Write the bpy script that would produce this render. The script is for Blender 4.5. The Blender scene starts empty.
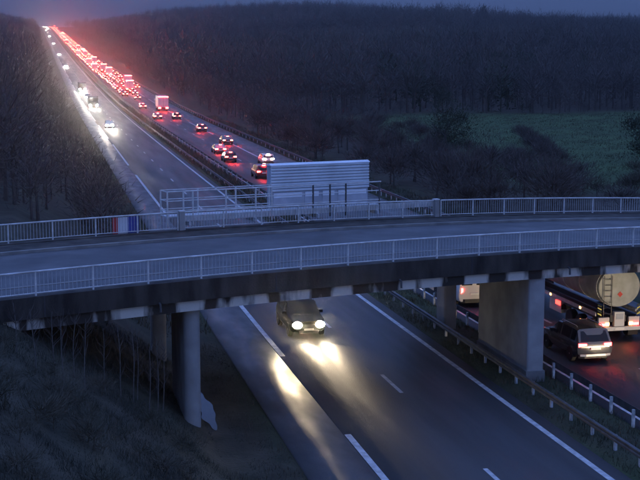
import bpy, math, random
import numpy as np
from mathutils import Matrix, Vector
random.seed(7); rng = np.random.default_rng(11)
HAZE = .0005
SC = bpy.context.scene; COL = SC.collection
# ------------------------------------------------------------------ camera, sky, sun, exposure
CAM_H, PITCH, PSI, X0 = 14.3855, 0.1412, 0.2197, 11.4702
cd = bpy.data.cameras.new('camera'); cam = bpy.data.objects.new('camera', cd); COL.objects.link(cam)
cam.location = (0, 0, CAM_H); cam.rotation_euler = (math.pi/2 - PITCH, 0, 0)
cd.sensor_width = 36; cd.lens = 1250/640*36; cd.clip_end = 9000; cd.clip_start = .5
SC.camera = cam
SUN_EL, SUN_ROT = math.radians(0.5), math.radians(150)
w = bpy.data.worlds.new('World'); SC.world = w; w.use_nodes = True
nt = w.node_tree; nt.nodes.clear()
sky = nt.nodes.new('ShaderNodeTexSky'); sky.sky_type = 'NISHITA'; sky.sun_disc = False
sky.sun_elevation = SUN_EL; sky.sun_rotation = SUN_ROT; sky.altitude = 300; sky.dust_density = 0.6; sky.ozone_density = 3.0
bg = nt.nodes.new('ShaderNodeBackground'); bg.inputs[1].default_value = 0.15
# clear dawn sky seen through an even sheet of blue-grey cloud
tint = nt.nodes.new('ShaderNodeMixRGB'); tint.blend_type = 'MULTIPLY'; tint.inputs[0].default_value = 1; tint.inputs[2].default_value = (.25, .60, 1.35, 1)
cloud = nt.nodes.new('ShaderNodeMixRGB'); cloud.inputs[0].default_value = .85
# an overcast sheet is brighter overhead than at the skyline: (1 + 2 sin elevation)
wc = nt.nodes.new('ShaderNodeTexCoord'); wx = nt.nodes.new('ShaderNodeSeparateXYZ'); nt.links.new(wc.outputs['Generated'], wx.inputs[0])
wm = nt.nodes.new('ShaderNodeMath'); wm.operation = 'MULTIPLY_ADD'; wm.use_clamp = False; wm.inputs[1].default_value = 2; wm.inputs[2].default_value = 1; nt.links.new(wx.outputs['Z'], wm.inputs[0])
wn = nt.nodes.new('ShaderNodeMath'); wn.operation = 'MAXIMUM'; wn.inputs[1].default_value = .6; nt.links.new(wm.outputs[0], wn.inputs[0])
wv = nt.nodes.new('ShaderNodeVectorMath'); wv.operation = 'SCALE'; wv.inputs[0].default_value = (.25, .42, 1.06); nt.links.new(wn.outputs[0], wv.inputs['Scale']); nt.links.new(wv.outputs[0], cloud.inputs[2])
ow = nt.nodes.new('ShaderNodeOutputWorld'); nt.links.new(sky.outputs[0], tint.inputs[1]); nt.links.new(tint.outputs[0], cloud.inputs[1])
nt.links.new(cloud.outputs[0], bg.inputs[0]); nt.links.new(bg.outputs[0], ow.inputs[0])
sd = bpy.data.lights.new('sun', 'SUN'); sd.energy = 0.02; sd.angle = math.radians(20); sd.color = (1, .9, .82)
so = bpy.data.objects.new('sun', sd); COL.objects.link(so)
so.rotation_euler = (math.radians(86), 0, math.radians(180) - SUN_ROT)
SC.view_settings.view_transform = 'Standard'; SC.view_settings.look = 'None'
SC.view_settings.exposure = 1.65; SC.view_settings.gamma = 1; SC.view_settings.use_curve_mapping = False
SC.render.engine = 'CYCLES'; SC.cycles.use_denoising = True; SC.cycles.max_bounces = 4; SC.cycles.diffuse_bounces = 2; SC.cycles.glossy_bounces = 2; SC.cycles.transmission_bounces = 1
SC.cycles.use_adaptive_sampling = True; SC.cycles.adaptive_threshold = .03
SC.cycles.volume_bounces = 0; SC.cycles.sample_clamp_indirect = 6

# ------------------------------------------------------------------ road frame: t to the right, s along the motorway
SK = np.array([-80, 0, 60, 120, 200, 300, 450, 700, 1000, 1400, 1800, 2400, 3200.])
EK = np.array([0, 0, 0, .1296, .7924, 2.0593, 5.5026, 13.2878, 24.2422, 40.0921, 56.2, 79.0, 96.])
KK = np.array([0, 0, 0, .0693, .2793, .4573, .7719, 1.0607, 1.0798, .867, .4, -1., -6.])
def spl_coef(xs, ys):
    n = len(xs); h = np.diff(xs); A = np.zeros((n, n)); b = np.zeros(n); A[0, 0] = A[-1, -1] = 1
    for i in range(1, n-1):
        A[i, i-1] = h[i-1]; A[i, i] = 2*(h[i-1]+h[i]); A[i, i+1] = h[i]
        b[i] = 3*((ys[i+1]-ys[i])/h[i]-(ys[i]-ys[i-1])/h[i-1])
    c = np.linalg.solve(A, b); d = np.diff(c)/(3*h); bb = np.diff(ys)/h-h*(2*c[:-1]+c[1:])/3
    return bb, c, d
EC, KC = spl_coef(SK, EK), spl_coef(SK, KK)
def spl(ys, co, x):
    x = np.asarray(x, float); i = np.clip(np.searchsorted(SK, x)-1, 0, len(SK)-2); dx = x-SK[i]
    return ys[i]+co[0][i]*dx+co[1][i]*dx**2+co[2][i]*dx**3
def elev(s): return spl(EK, EC, s)
def bend(s): return spl(KK, KC, s)
CP, SP = math.cos(PSI), math.sin(PSI)
def W(t, s, z):
    """road coordinates -> world (arrays)"""
    t = np.asarray(t, float)+bend(s); s = np.asarray(s, float)
    return np.stack([X0+t*CP-s*SP, t*SP+s*CP, np.broadcast_to(z, t.shape) if np.ndim(z) == 0 else z], -1)
def Wp(t, s, z=None):
    if z is None: z = float(elev(s))
    return Vector(W(np.array([t]), np.array([s]), np.array([z]))[0])
def sst(a, b, x):
    x = np.clip((np.asarray(x, float)-a)/(b-a), 0, 1); return x*x*(3-2*x)
def wob(t, s, k, a):
    return a*(np.sin(t*k+.7*np.sin(s*k*.63))*np.cos(s*k*.8+.9*np.sin(t*k*.5+1.3))+.5*np.sin(t*k*2.3+1+s*k*1.7))
def G(t, s):
    t, s = np.broadcast_arrays(np.asarray(t, float), np.asarray(s, float)); e = elev(s)
    far = sst(72, 110, s)
    slope = .7*(1-far)+.42*far; foot = -5.2*(1-far)-4.2*far
    bank = np.minimum(np.clip((foot-t)*slope, 0, None), 5.3-.8*far)
    left = 14*sst(-14, -110, t)*sst(220, 900, s)
    med = .22*sst(8.5, 9.1, t)*(1-sst(11.1, 11.7, t))
    appr = np.minimum(np.clip((t-27.5)*.55, 0, None), 5.4)*sst(34, 48, s)*(1-sst(72, 90, s))
    ditch = -.35*sst(24.6, 26, t)*(1-sst(27, 31, t))*(1-appr/5.5)
    hill = (29*sst(42, 300, t)-15*sst(330, 600, t))*sst(235, 1500, s)
    n = wob(t, s, .11, .10)*(sst(-2.6, -6, t)+sst(24.5, 30, t))+wob(t, s, .012, 2.2)*(sst(60, 200, t)+sst(-40, -160, t))*sst(250, 500, s)
    return e-.13+bank+left+med+appr+ditch+hill+n
# ------------------------------------------------------------------ materials
def mat(name, col, rough=.6, col2=None, scale=4., detail=4, lo=.35, hi=.65, metal=0., bump=0., bscale=40., emit=None, stretch=None, spec=.5, rotz=0., rough2=None, rscale=.4, coat=0.):
    m = bpy.data.materials.new(name); m.use_nodes = True; t = m.node_tree; N = t.nodes; Lk = t.links
    b = N['Principled BSDF']; b.inputs['Base Color'].default_value = (*col, 1); b.inputs['Roughness'].default_value = rough
    b.inputs['Metallic'].default_value = metal; b.inputs['Specular IOR Level'].default_value = spec
    if coat: b.inputs['Coat Weight'].default_value = coat; b.inputs['Coat Roughness'].default_value = .08
    tc = N.new('ShaderNodeTexCoord'); src = tc.outputs['Object']
    if stretch:
        mp = N.new('ShaderNodeMapping'); mp.inputs['Scale'].default_value = stretch; mp.vector_type = 'TEXTURE' if rotz else 'POINT'; mp.inputs['Rotation'].default_value = (0, 0, rotz)
        if rotz: mp.inputs['Scale'].default_value = [1/k for k in stretch]
        Lk.new(src, mp.inputs[0]); Lk.new(src, mp.inputs[0]); src = mp.outputs[0]
    if col2:
        n = N.new('ShaderNodeTexNoise'); n.inputs['Scale'].default_value = scale; n.inputs['Detail'].default_value = detail
        Lk.new(src, n.inputs['Vector']); r = N.new('ShaderNodeValToRGB'); r.color_ramp.elements[0].position = lo; r.color_ramp.elements[1].position = hi
        r.color_ramp.elements[0].color = (*col, 1); r.color_ramp.elements[1].color = (*col2, 1)
        Lk.new(n.outputs['Fac'], r.inputs[0]); Lk.new(r.outputs[0], b.inputs['Base Color'])
    if rough2 is not None:
        n = N.new('ShaderNodeTexNoise'); n.inputs['Scale'].default_value = rscale; n.inputs['Detail'].default_value = 5
        Lk.new(src, n.inputs['Vector']); r = N.new('ShaderNodeMapRange'); r.inputs[1].default_value = .35; r.inputs[2].default_value = .65
        r.inputs[3].default_value = rough; r.inputs[4].default_value = rough2
        Lk.new(n.outputs['Fac'], r.inputs[0]); Lk.new(r.outputs[0], b.inputs['Roughness'])
    if bump:
        n = N.new('ShaderNodeTexNoise'); n.inputs['Scale'].default_value = bscale; n.inputs['Detail'].default_value = 3
        Lk.new(tc.outputs['Object'], n.inputs['Vector']); bn = N.new('ShaderNodeBump'); bn.inputs['Strength'].default_value = bump; bn.inputs['Distance'].default_value = .02
        Lk.new(n.outputs['Fac'], bn.inputs['Height']); Lk.new(bn.outputs[0], b.inputs['Normal'])
    if emit:
        b.inputs['Emission Color'].default_value = (*emit[0], 1); b.inputs['Emission Strength'].default_value = emit[1]
    return m
M = {}
M['asphalt'] = mat('asphalt', (.038, .039, .040), .46, (.058, .059, .063), 1.0, 9, .3, .7, rough2=.66, rscale=.7, bump=.5, bscale=20, stretch=(1, .06, 1), rotz=PSI)
M['shoulder'] = mat('worn_asphalt', (.05, .052, .056), .38, (.085, .087, .09), .9, 9, .3, .7, rough2=.6, rscale=1.1, bump=.5, bscale=20, stretch=(1, .35, 1), rotz=PSI)
M['bridge_asphalt'] = mat('bridge_asphalt', (.05, .052, .056), .5, (.085, .088, .092), .6, 8, rough2=.7, bump=.3, bscale=40)
M['paint'] = mat('road_paint', (.62, .62, .62), .5, (.36, .36, .36), 3, 6, bump=.1)
M['concrete'] = mat('weathered_concrete', (.27, .26, .24), .85, (.17, .165, .155), 1.1, 8, bump=.3, bscale=18)
M['pier'] = mat('pier_concrete', (.36, .355, .34), .85, (.24, .235, .225), .9, 8, bump=.25, bscale=15)
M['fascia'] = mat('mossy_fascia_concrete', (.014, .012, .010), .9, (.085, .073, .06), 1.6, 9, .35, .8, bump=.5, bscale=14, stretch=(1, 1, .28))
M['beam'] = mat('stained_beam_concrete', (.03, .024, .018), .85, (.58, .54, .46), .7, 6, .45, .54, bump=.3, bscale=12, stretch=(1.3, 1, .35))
M['galv'] = mat('galvanised_steel', (.58, .60, .62), .45, (.44, .46, .48), 6, 4, metal=.15)
M['galv_dark'] = mat('dull_guardrail_steel', (.13, .135, .14), .55, (.08, .082, .085), 3, 5, metal=.6)
M['headlit_post'] = mat('headlit_pale_post', (.8, .8, .76), .5, (.42, .42, .40), 5, 4)  # headlight brightness on the posts is put into their pale colour
M['rail_paint'] = mat('pale_parapet_paint', (.72, .73, .72), .5, (.42, .41, .39), 2.5, 8, .3, .7)
M['sheet'] = mat('corrugated_sheet', (.80, .84, .88), .4, (.70, .74, .78), 1.5, 4)
M['sheet_rib'] = mat('corrugated_rib', (.70, .76, .80), .4, (.55, .60, .64), .8, 6, stretch=(1, 1, .3))
M['cabinet'] = mat('grey_sign_back', (.46, .49, .54), .5, (.36, .39, .44), 2, 5)
M['dark_steel'] = mat('dark_steel', (.05, .052, .058), .5, metal=.5)
M['wet_concrete'] = mat('wet_concrete', (.07, .07, .072), .3, (.03, .03, .027), 1.6, 7, rough2=.7, rscale=1.5, bump=.3)
M['water'] = mat('standing_water', (.02, .022, .026), .25, spec=.5)
M['bark'] = mat('bark', (.055, .047, .042), .9, (.09, .08, .07), 9, 4, bump=.5, bscale=30)
M['pale_bark'] = mat('pale_bark', (.13, .12, .105), .9, (.08, .072, .065), 9, 4, bump=.4, bscale=30)
M['twig'] = mat('twigs', (.06, .048, .043), .9, (.095, .078, .066), 1.2, 3)
M['twig2'] = mat('woodland_twigs', (.062, .054, .05), .95, (.105, .092, .083), .09, 5)
M['pale_twig'] = mat('pale_woodland_twigs', (.09, .076, .062), .95, (.15, .125, .10), .09, 5)
M['leaf'] = mat('evergreen_leaves', (.022, .034, .018), .7, (.04, .055, .028), 1.5, 3)
M['scrub'] = mat('scrub', (.055, .058, .038), .9, (.09, .076, .052), .5, 4)
M['grassblade'] = mat('grass_blades', (.042, .052, .028), .85, (.085, .08, .045), .5, 4)
M['bankgrass'] = mat('bank_grass', (.015, .019, .013), .9, (.036, .038, .024), .4, 5)
M['matt_black'] = mat('dirty_black_paint', (.006, .006, .007), .5, (.014, .014, .013), 2, 5, spec=.2)
M['dirty_glass'] = mat('dirty_windscreen', (.010, .010, .011), .16, (.02, .02, .019), 3, 4, spec=.35)
M['glass'] = mat('car_glass', (.008, .009, .012), .12, spec=.3)
M['tyre'] = mat('tyre', (.02, .02, .021), .8)
M['rim'] = mat('alloy_rim', (.55, .55, .56), .4, metal=.2)
M['trim'] = mat('black_trim', (.025, .025, .027), .55)
M['silver'] = mat('silver_trim', (.62, .62, .63), .3, metal=.5)
M['plate'] = mat('number_plate', (.75, .75, .72), .4)
M['red_lamp'] = mat('lit_tail_lamp', (.3, .01, .01), .3, emit=((1, .035, .025), 40))
M['red_lamp_near'] = mat('lit_tail_lamp_near', (.3, .01, .01), .3, emit=((1, .028, .026), 12))
M['red_far'] = mat('lit_brake_lamp', (.3, .01, .01), .3, emit=((1, .06, .035), 85))
M['red_dim'] = mat('side_tail_lamp', (.3, .01, .01), .3, emit=((1, .04, .03), 2.2))
M['crest_lamp'] = mat('distant_head_lamp', (.9, .9, .9), .2, emit=((1, .9, .72), 450))
M['crest_red'] = mat('distant_tail_lamp', (.3, .01, .01), .3, emit=((1, .05, .035), 95))
M['head_lamp'] = mat('lit_head_lamp', (.9, .9, .9), .2, emit=((1, .92, .78), 420))
M['head_near'] = mat('lit_head_lamp_near', (.9, .9, .9), .2, emit=((1, .86, .62), 30))
M['amber'] = mat('amber_marker', (.6, .25, .02), .3, emit=((1, .45, .12), 5))
M['plate_lamp'] = mat('plate_lamp', (.9, .9, .8), .3, emit=((1, .85, .6), 4))
M['cab_dark'] = mat('dark_lorry_paint', (.03, .032, .04), .5, (.05, .05, .055), 1, 4)
M['tank'] = mat('tank_shell', (.42, .45, .45), .55, (.30, .32, .31), 1.6, 7)
M['truck_white'] = mat('white_box_body', (.66, .66, .66), .45, (.52, .52, .53), .8, 5)
M['chevron_y'] = mat('yellow_reflective', (.65, .60, .12), .4)
M['chevron_r'] = mat('red_reflective', (.55, .05, .04), .4)
M['banner_red'] = mat('red_cloth', (.55, .05, .05), .8); M['banner_white'] = mat('white_cloth', (.72, .72, .74), .8); M['banner_blue'] = mat('blue_cloth', (.05, .08, .35), .8)
PAINTS = [mat('car_paint_'+n, c, .25, coat=.8) for n, c in (('black', (.012, .012, .014)), ('dark_grey', (.05, .052, .058)), ('silver', (.35, .36, .37)), ('white', (.65, .65, .65)), ('dark_blue', (.02, .03, .08)), ('dark_red', (.16, .02, .02)), ('grey', (.16, .165, .17)))]
PN = ['black', 'dark grey', 'silver', 'white', 'dark blue', 'dark red', 'grey']
# the ground: grass and leaf litter told apart by an attribute
def ground_material():
    m = bpy.data.materials.new('ground_cover'); m.use_nodes = True; N = m.node_tree.nodes; L = m.node_tree.links; b = N['Principled BSDF']; b.inputs['Roughness'].default_value = .95
    b.inputs['Specular IOR Level'].default_value = .2
    tc = N.new('ShaderNodeTexCoord'); at = N.new('ShaderNodeAttribute'); at.attribute_name = 'grass'
    def noise(sc, c1, c2, d=6):
        n = N.new('ShaderNodeTexNoise'); n.inputs['Scale'].default_value = sc; n.inputs['Detail'].default_value = d; L.new(tc.outputs['Object'], n.inputs['Vector'])
        r = N.new('ShaderNodeValToRGB'); r.color_ramp.elements[0].position = .35; r.color_ramp.elements[1].position = .65
        r.color_ramp.elements[0].color = (*c1, 1); r.color_ramp.elements[1].color = (*c2, 1); L.new(n.outputs['Fac'], r.inputs[0]); return r
    g = noise(.12, (.045, .075, .030), (.075, .125, .048), 10); l = noise(.6, (.035, .030, .024), (.07, .06, .045), 9)
    mx = N.new('ShaderNodeMixRGB'); L.new(at.outputs['Fac'], mx.inputs[0]); L.new(l.outputs[0], mx.inputs[1]); L.new(g.outputs[0], mx.inputs[2]); L.new(mx.outputs[0], b.inputs['Base Color'])
    n = N.new('ShaderNodeTexNoise'); n.inputs['Scale'].default_value = 6; n.inputs['Detail'].default_value = 6; L.new(tc.outputs['Object'], n.inputs['Vector'])
    bn = N.new('ShaderNodeBump'); bn.inputs['Strength'].default_value = .6; bn.inputs['Distance'].default_value = .1; L.new(n.outputs['Fac'], bn.inputs['Height']); L.new(bn.outputs[0], b.inputs['Normal'])
    return m
M['ground'] = ground_material()
# ------------------------------------------------------------------ builders
class MB:
    def __init__(self): self.v = []; self.f = []
    def add(self, vs, fs):
        o = len(self.v); self.v += [tuple(p) for p in vs]; self.f += [tuple(i+o for i in f) for f in fs]; return self
    def box(self, x0, x1, y0, y1, z0, z1):
        return self.add([(x0, y0, z0), (x1, y0, z0), (x1, y1, z0), (x0, y1, z0), (x0, y0, z1), (x1, y0, z1), (x1, y1, z1), (x0, y1, z1)],
                        [(0, 3, 2, 1), (4, 5, 6, 7), (0, 1, 5, 4), (1, 2, 6, 5), (2, 3, 7, 6), (3, 0, 4, 7)])
    def ring(self, rings, close=True, caps=True):
        n = len(rings[0]); vs = [p for r in rings for p in r]; fs = []
        for i in range(len(rings)-1):
            for k in range(n if close else n-1):
                a = i*n+k; b = i*n+(k+1) % n; fs.append((a, b, b+n, a+n))
        if caps and close: fs.append(tuple(range(n))[::-1]); fs.append(tuple((len(rings)-1)*n+k for k in range(n)))
        return self.add(vs, fs)
    def tube(self, pts, rad, n=8):
        pts = [Vector(p) for p in pts]; rad = rad if hasattr(rad, '__len__') else [rad]*len(pts); R = []
        for i, p in enumerate(pts):
            d = (pts[min(i+1, len(pts)-1)]-pts[max(i-1, 0)]).normalized(); a = d.orthogonal().normalized()
            if abs(d.z) < .9: a = d.cross(Vector((0, 0, 1))).normalized()
            b = d.cross(a); R.append([p+(a*math.cos(2*math.pi*k/n)+b*math.sin(2*math.pi*k/n))*rad[i] for k in range(n)])
        return self.ring(R)
    def lathe_x(self, prof, c, n=20):
        """profile of (x, r) round the x axis at centre c"""
        return self.ring([[(c[0]+x, c[1]+r*math.cos(2*math.pi*k/n), c[2]+r*math.sin(2*math.pi*k/n)) for k in range(n)] for x, r in prof])
    def mesh(self, name, smooth=False):
        me = bpy.data.meshes.new(name); me.from_pydata(self.v, [], self.f); me.validate()
        if smooth: me.shade_smooth(); me.set_sharp_from_angle(angle=math.radians(38))
        return me
def link(name, me, m=None, parent=None, loc=None, rot=None):
    o = bpy.data.objects.new(name, me); COL.objects.link(o)
    if m is not None and me is not None and not me.materials: me.materials.append(m)
    if parent is not None: o.parent = parent
    if loc is not None: o.location = loc
    if rot is not None: o.rotation_euler = rot
    return o
def tag(o, label=None, cat=None, group=None, kind=None):
    for k, v in (('label', label), ('category', cat), ('group', group), ('kind', kind)):
        if v: o[k] = v
    return o
def npmesh(name, V, F, m, attr=None):
    """numpy verts and faces (all the same corner count) -> mesh object"""
    me = bpy.data.meshes.new(name); k = F.shape[1]
    me.vertices.add(len(V)); me.vertices.foreach_set('co', np.ascontiguousarray(V, np.float32).ravel())
    me.loops.add(F.size); me.loops.foreach_set('vertex_index', F.astype(np.int32).ravel())
    me.polygons.add(len(F)); me.polygons.foreach_set('loop_start', np.arange(0, F.size, k, dtype=np.int32))
    if attr is not None:
        a = me.attributes.new('grass', 'FLOAT', 'POINT'); a.data.foreach_set('value', attr.astype(np.float32))
    me.update(calc_edges=True); me.materials.append(m); return me
# ------------------------------------------------------------------ ground
SST = np.concatenate([np.arange(-70, 150, 5), np.arange(150, 400, 10), np.arange(400, 1000, 25), np.arange(1000, 3201, 50)]).astype(float)
def in_meadow(t, s):
    return sst(40, 52, t+wob(t, s, .05, 5))*(1-sst(150, 190, t))*sst(120, 150, s)*(1-sst(278, 300, s-.12*(t-60)+wob(t, s, .05, 6)))
TST = np.concatenate([np.arange(-700, -160, 40), np.arange(-160, -40, 12), np.arange(-40, -13, 3), np.arange(-13, -2.7, .8), [-2.4, 0, 4, 8.0, 8.5, 8.8, 9.1, 10.1, 11.1, 11.4, 11.7, 12.2, 16, 20, 23.6], np.arange(24.4, 34, 1.2), np.arange(34, 60, 3), np.arange(60, 200, 8), np.arange(200, 700, 25), np.arange(700, 1500, 80)]).astype(float)
TT, SS = np.meshgrid(TST, SST); V = W(TT, SS, G(TT, SS)).reshape(-1, 3)
nT, nS = len(TST), len(SST); idx = np.arange(nT*nS).reshape(nS, nT)
F = np.stack([idx[:-1, :-1], idx[:-1, 1:], idx[1:, 1:], idx[1:, :-1]], -1).reshape(-1, 4)
gr = np.maximum(in_meadow(TT, SS), np.where(TT < -2.4, .15, .6)*(1-sst(24, 34, TT))*sst(-20, -12, TT)*(.6+.4*np.sin(SS*.3+TT)))
gr = np.maximum(gr, .06*(TT < -2.4)*(SS < 62)); gm = npmesh('ground', V, F, M['ground'], gr.reshape(-1)); gm.shade_smooth()
tag(link('ground', gm), kind='structure')
def strip(name, t0, t1, s0, s1, dz, m, parent=None, step=None):
    a = SST[(SST > s0) & (SST < s1)]; s = np.concatenate([[s0], a, [s1]])
    V = np.concatenate([W(np.full_like(s, t0), s, elev(s)+dz), W(np.full_like(s, t1), s, elev(s)+dz)]); n = len(s)
    F = np.array([(i, i+n, i+n+1, i+1) for i in range(n-1)]); return link(name, npmesh(name, V, F, m), None, parent)
def slab(name, t0, t1, s0, s1, top, m):
    """a sheet with edges going down into the ground"""
    s = np.concatenate([[s0], SST[(SST > s0) & (SST < s1)], [s1]]); n = len(s)
    V = np.concatenate([W(np.full_like(s, t), s, elev(s)+z) for t, z in ((t0, top-.3), (t0, top), (t1, top), (t1, top-.3))])
    F = np.array([(k*n+i, (k+1)*n+i, (k+1)*n+i+1, k*n+i+1) for k in range(3) for i in range(n-1)])
    return link(name, npmesh(name, V, F, m))
SE = 3150.
road_l = tag(slab('carriageway_towards_camera', 0.0, 8.55, -60, SE, 0, M['asphalt']), kind='structure')
sh_l = tag(slab('hard_shoulder_left', -2.38, -.004, -60, SE, -.003, M['shoulder']), kind='structure')
road_r = tag(slab('carriageway_away', 11.75, 19.9, -60, SE, 0, M['asphalt']), kind='structure')
sh_r = tag(slab('hard_shoulder_right', 19.904, 23.7, -60, SE, -.003, M['shoulder']), kind='structure')
strip('edge_line', 7.72, 7.97, -60, 2600, .004, M['paint'], road_l)
strip('edge_line', 12.2, 12.42, -60, 2600, .004, M['paint'], road_r)
a0 = [(-43, -4), (9, 48.4), (61.8, 104), (120.8, 160.2)]; x = 173.5
while x < 900: a0.append((x, x+39)); x += 52.5
for a, b in a0:
    strip('shoulder_line_dash', .03, .29, a, b, .004, M['paint'], road_l)
for a, b in a0:
    strip('shoulder_line_dash', 19.55, 19.82, a+7, b+7, .004, M['paint'], road_r)
for k in range(-2, 46):
    a = 53.9+13.9*k
    strip('lane_dash', 3.88, 4.06, a, a+3.3, .004, M['paint'], road_l)
    a = 66.3+13.9*k
    strip('lane_dash', 16.15, 16.33, a, a+3.3, .004, M['paint'], road_r)
# water standing in the shallow ditch beside the left pier
for s0, s1, t0, wd in ((50.4, 57.6, -4.72, .33), (60.2, 66.0, -4.5, .25)):
    S_ = np.linspace(s0, s1, 40); f = np.linspace(0, 1, 40); hw = wd*np.sqrt(np.clip(np.sin(np.pi*f), 0, 1))*(.8+.2*np.sin(S_*2.3)*np.sin(S_*1.1+1)); md = t0+.05*np.sin(S_*1.3)+.03*np.sin(S_*3.7)
    zz = G(np.full(40, t0), S_)+.035; V = np.concatenate([W(md-hw, S_, zz), W(md+hw*1.1, S_, zz)]); F = np.array([(i, i+40, i+41, i+1) for i in range(39)])
    tag(link('ditch_water', npmesh('ditch_water', V, F, M['water'])), None, None, None, 'structure')
# ------------------------------------------------------------------ bridge, local axes u along the deck, v across it
BETA = math.atan(.2585); BW = 13.84
BO = Wp(0, 51.2, 0)
BROT = PSI+BETA
bridge = link('road_bridge', None, None, None, BO, (0, 0, BROT)); tag(bridge, 'concrete road bridge crossing over the motorway', 'bridge')
def camb(u): return .18*(1-((u-1)/13.4)**2) if abs(u) < 30 else .18*(1-((math.copysign(30, u)-1)/13.4)**2)-.25*(abs(u)-30)*.3
ZR = 6.88
US = [-44+k*2 for k in range(48)]
def beam(name, v0, v1, z0, z1, m, parent=bridge, us=US):
    mb = MB().ring([[(u, v0, ZR+camb(u)+z0), (u, v1, ZR+camb(u)+z0), (u, v1, ZR+camb(u)+z1), (u, v0, ZR+camb(u)+z1)] for u in us])
    return link(name, mb.mesh(name), m, parent)
beam('deck_slab', .55, BW-.55, -2.05, -1.12, M['concrete'])
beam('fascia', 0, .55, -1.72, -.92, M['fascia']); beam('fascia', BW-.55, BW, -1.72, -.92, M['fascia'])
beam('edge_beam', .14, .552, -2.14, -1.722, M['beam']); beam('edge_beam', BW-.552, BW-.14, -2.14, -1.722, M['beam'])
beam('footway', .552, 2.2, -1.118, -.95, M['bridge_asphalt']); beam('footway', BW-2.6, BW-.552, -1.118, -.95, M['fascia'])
beam('kerb', 2.203, 2.4, -1.116, -.925, M['concrete']); beam('kerb', BW-2.8, BW-2.603, -1.116, -.925, M['concrete'])
beam('road_surface', 2.403, BW-2.803, -1.116, -1.05, M['bridge_asphalt'])
def pier(t0, t1, s0, s1, zt, name='pier', z0=-1.0, plinth=True, nose=.1):
    mb = MB(); c = nose; S = []
    for cx, cs, a0 in ((t0+c, s0+c, 180), (t1-c, s0+c, 270), (t1-c, s1-c, 0), (t0+c, s1-c, 90)):
        S += [(cx+c*math.cos(math.radians(a0+18*k)), cs+c*math.sin(math.radians(a0+18*k))) for k in range(6)]
    inv = bridge_inv
    mb.ring([[inv @ Wp(a, b, z) for a, b in S] for z in (z0, 1.5, 3.2, zt)])
    o = link(name, mb.mesh(name, True), M['pier'], bridge)
    if plinth:
        q = .05; S2 = [(t0-q, s0-q), (t1+q, s0-q), (t1+q, s1+q), (t0-q, s1+q)]
        link('plinth', MB().ring([[inv @ Wp(a, b, z) for a, b in S2] for z in (-.5, .6)]).mesh('plinth'), M['concrete'], o)
bridge_inv = (Matrix.Translation(BO) @ Matrix.Rotation(BROT, 4, 'Z')).inverted()
pier(9.88, 10.68, 54.1, 60.6, 4.9); pier(9.75, 10.45, 65.6, 67.0, 4.95, plinth=False)
pier(-5.95, -5.3, 50.3, 55.6, 4.9, plinth=False, nose=.31); pier(-6.25, -5.55, 61.6, 63.0, 4.95, plinth=False, nose=.3)
pier(25.6, 26.5, 58.2, 63.8, 4.9, plinth=False); pier(25.7, 26.4, 70.5, 72, 4.9, plinth=False)
for u in (-16.2, 31.5):
    link('abutment', MB().box(u-1.2, u, .3, BW-.3, 1.0, 5.2).mesh('abutment'), M['concrete'], bridge)
for u in (-11.6, -2.3, 7.0, 16.4):
    z = ZR+camb(u)
    link('joint_cover', MB().box(u-.03, u+.03, -.012, -.002, z-1.70, z-.94).mesh('joint_cover'), M['dark_steel'], bridge)
for u in (-7.2, 3.4, 12.2):
    z = ZR+camb(u); link('drain_spout', MB().tube([(u, .05, z-1.66), (u, -.12, z-1.72), (u, -.14, z-2.0)], .045, 8).mesh('drain_spout', True), M['galv_dark'], bridge)
# parapet railings, every baluster a piece
def railing(name, v, us, label, bars, gap_ranges=()):
    root = link(name, None, None, None, BO, (0, 0, BROT)); tag(root, label, 'railing', 'parapet railings of the bridge')
    u0, u1 = us[0], us[-1]; fine = [u0+(u1-u0)*k/40 for k in range(41)]
    for nm, z, r in (('top_rail', -.03, .038), ('bottom_rail', -.82, .022)):
        link(nm, MB().tube([(u, v, ZR+camb(u)+z) for u in fine], r, 8).mesh(nm, True), M['rail_paint'], root)
    pm = MB().box(-.028, .028, -.04, .04, -.96, -.03).mesh('post'); bm = MB().ring([[(.011*math.cos(a), .011*math.sin(a), z) for a in (0, 1.57, 3.14, 4.71)] for z in (-.82, -.05)]).mesh('baluster')
    for u in us: link('post', pm, M['rail_paint'], root, (u, v, ZR+camb(u)))
    for a, b in zip(us[:-1], us[1:]):
        if -17 < a < bars:
            for k in range(1, 14):
                u = a+(b-a)*k/14; link('baluster', bm, M['galv'], root, (u, v, ZR+camb(u)))
        else:
            mb = MB()
            for k in range(1, 12):
                u = a+(b-a)*k/12; mb.box(u-.01, u+.01, v-.01, v+.01, ZR+camb(u)-.82, ZR+camb(u)-.05)
            tag(link('baluster_run', mb.mesh('baluster_run'), M['galv'], root), kind='stuff')
railing('near_parapet_railing'.replace('near_', ''), .22, [-1.1+2.15*k for k in range(-15, 16)], 'pale steel railing along the near edge of the bridge', 19)
railing('parapet_railing', BW-.22, [-1.3-2.1*k for k in range(14, -1, -1)], 'pale steel railing on the far edge, left of the sign walkway', 99)
railing('parapet_railing', BW-.22, [-.95+2.1*k for k in range(0, 8)], 'pale steel railing on the far edge, in front of the sign walkway', 99)
railing('parapet_railing', BW-.22, [14.1+2.12*k for k in range(0, 14)], 'pale steel railing on the far edge, right of the sign walkway', 26)
for u, lb in ((-1.12, 'pale concrete post where the far railing meets the walkway, left end'), (13.78, 'white concrete post standing in the far railing, right of the sign')):
    o = link('railing_pillar', None, None, None, BO, (0, 0, BROT)); tag(o, lb, 'post', 'concrete posts in the far railing')
    z = ZR+camb(u); link('shaft', MB().box(u-.13, u+.13, BW-.38, BW-.1, z-.95, z+.0).mesh('shaft'), M['pier'], o)
    link('cap', MB().box(u-.15, u+.15, BW-.4, BW-.08, z+.002, z+.06).mesh('cap'), M['truck_white'], o)
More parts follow.
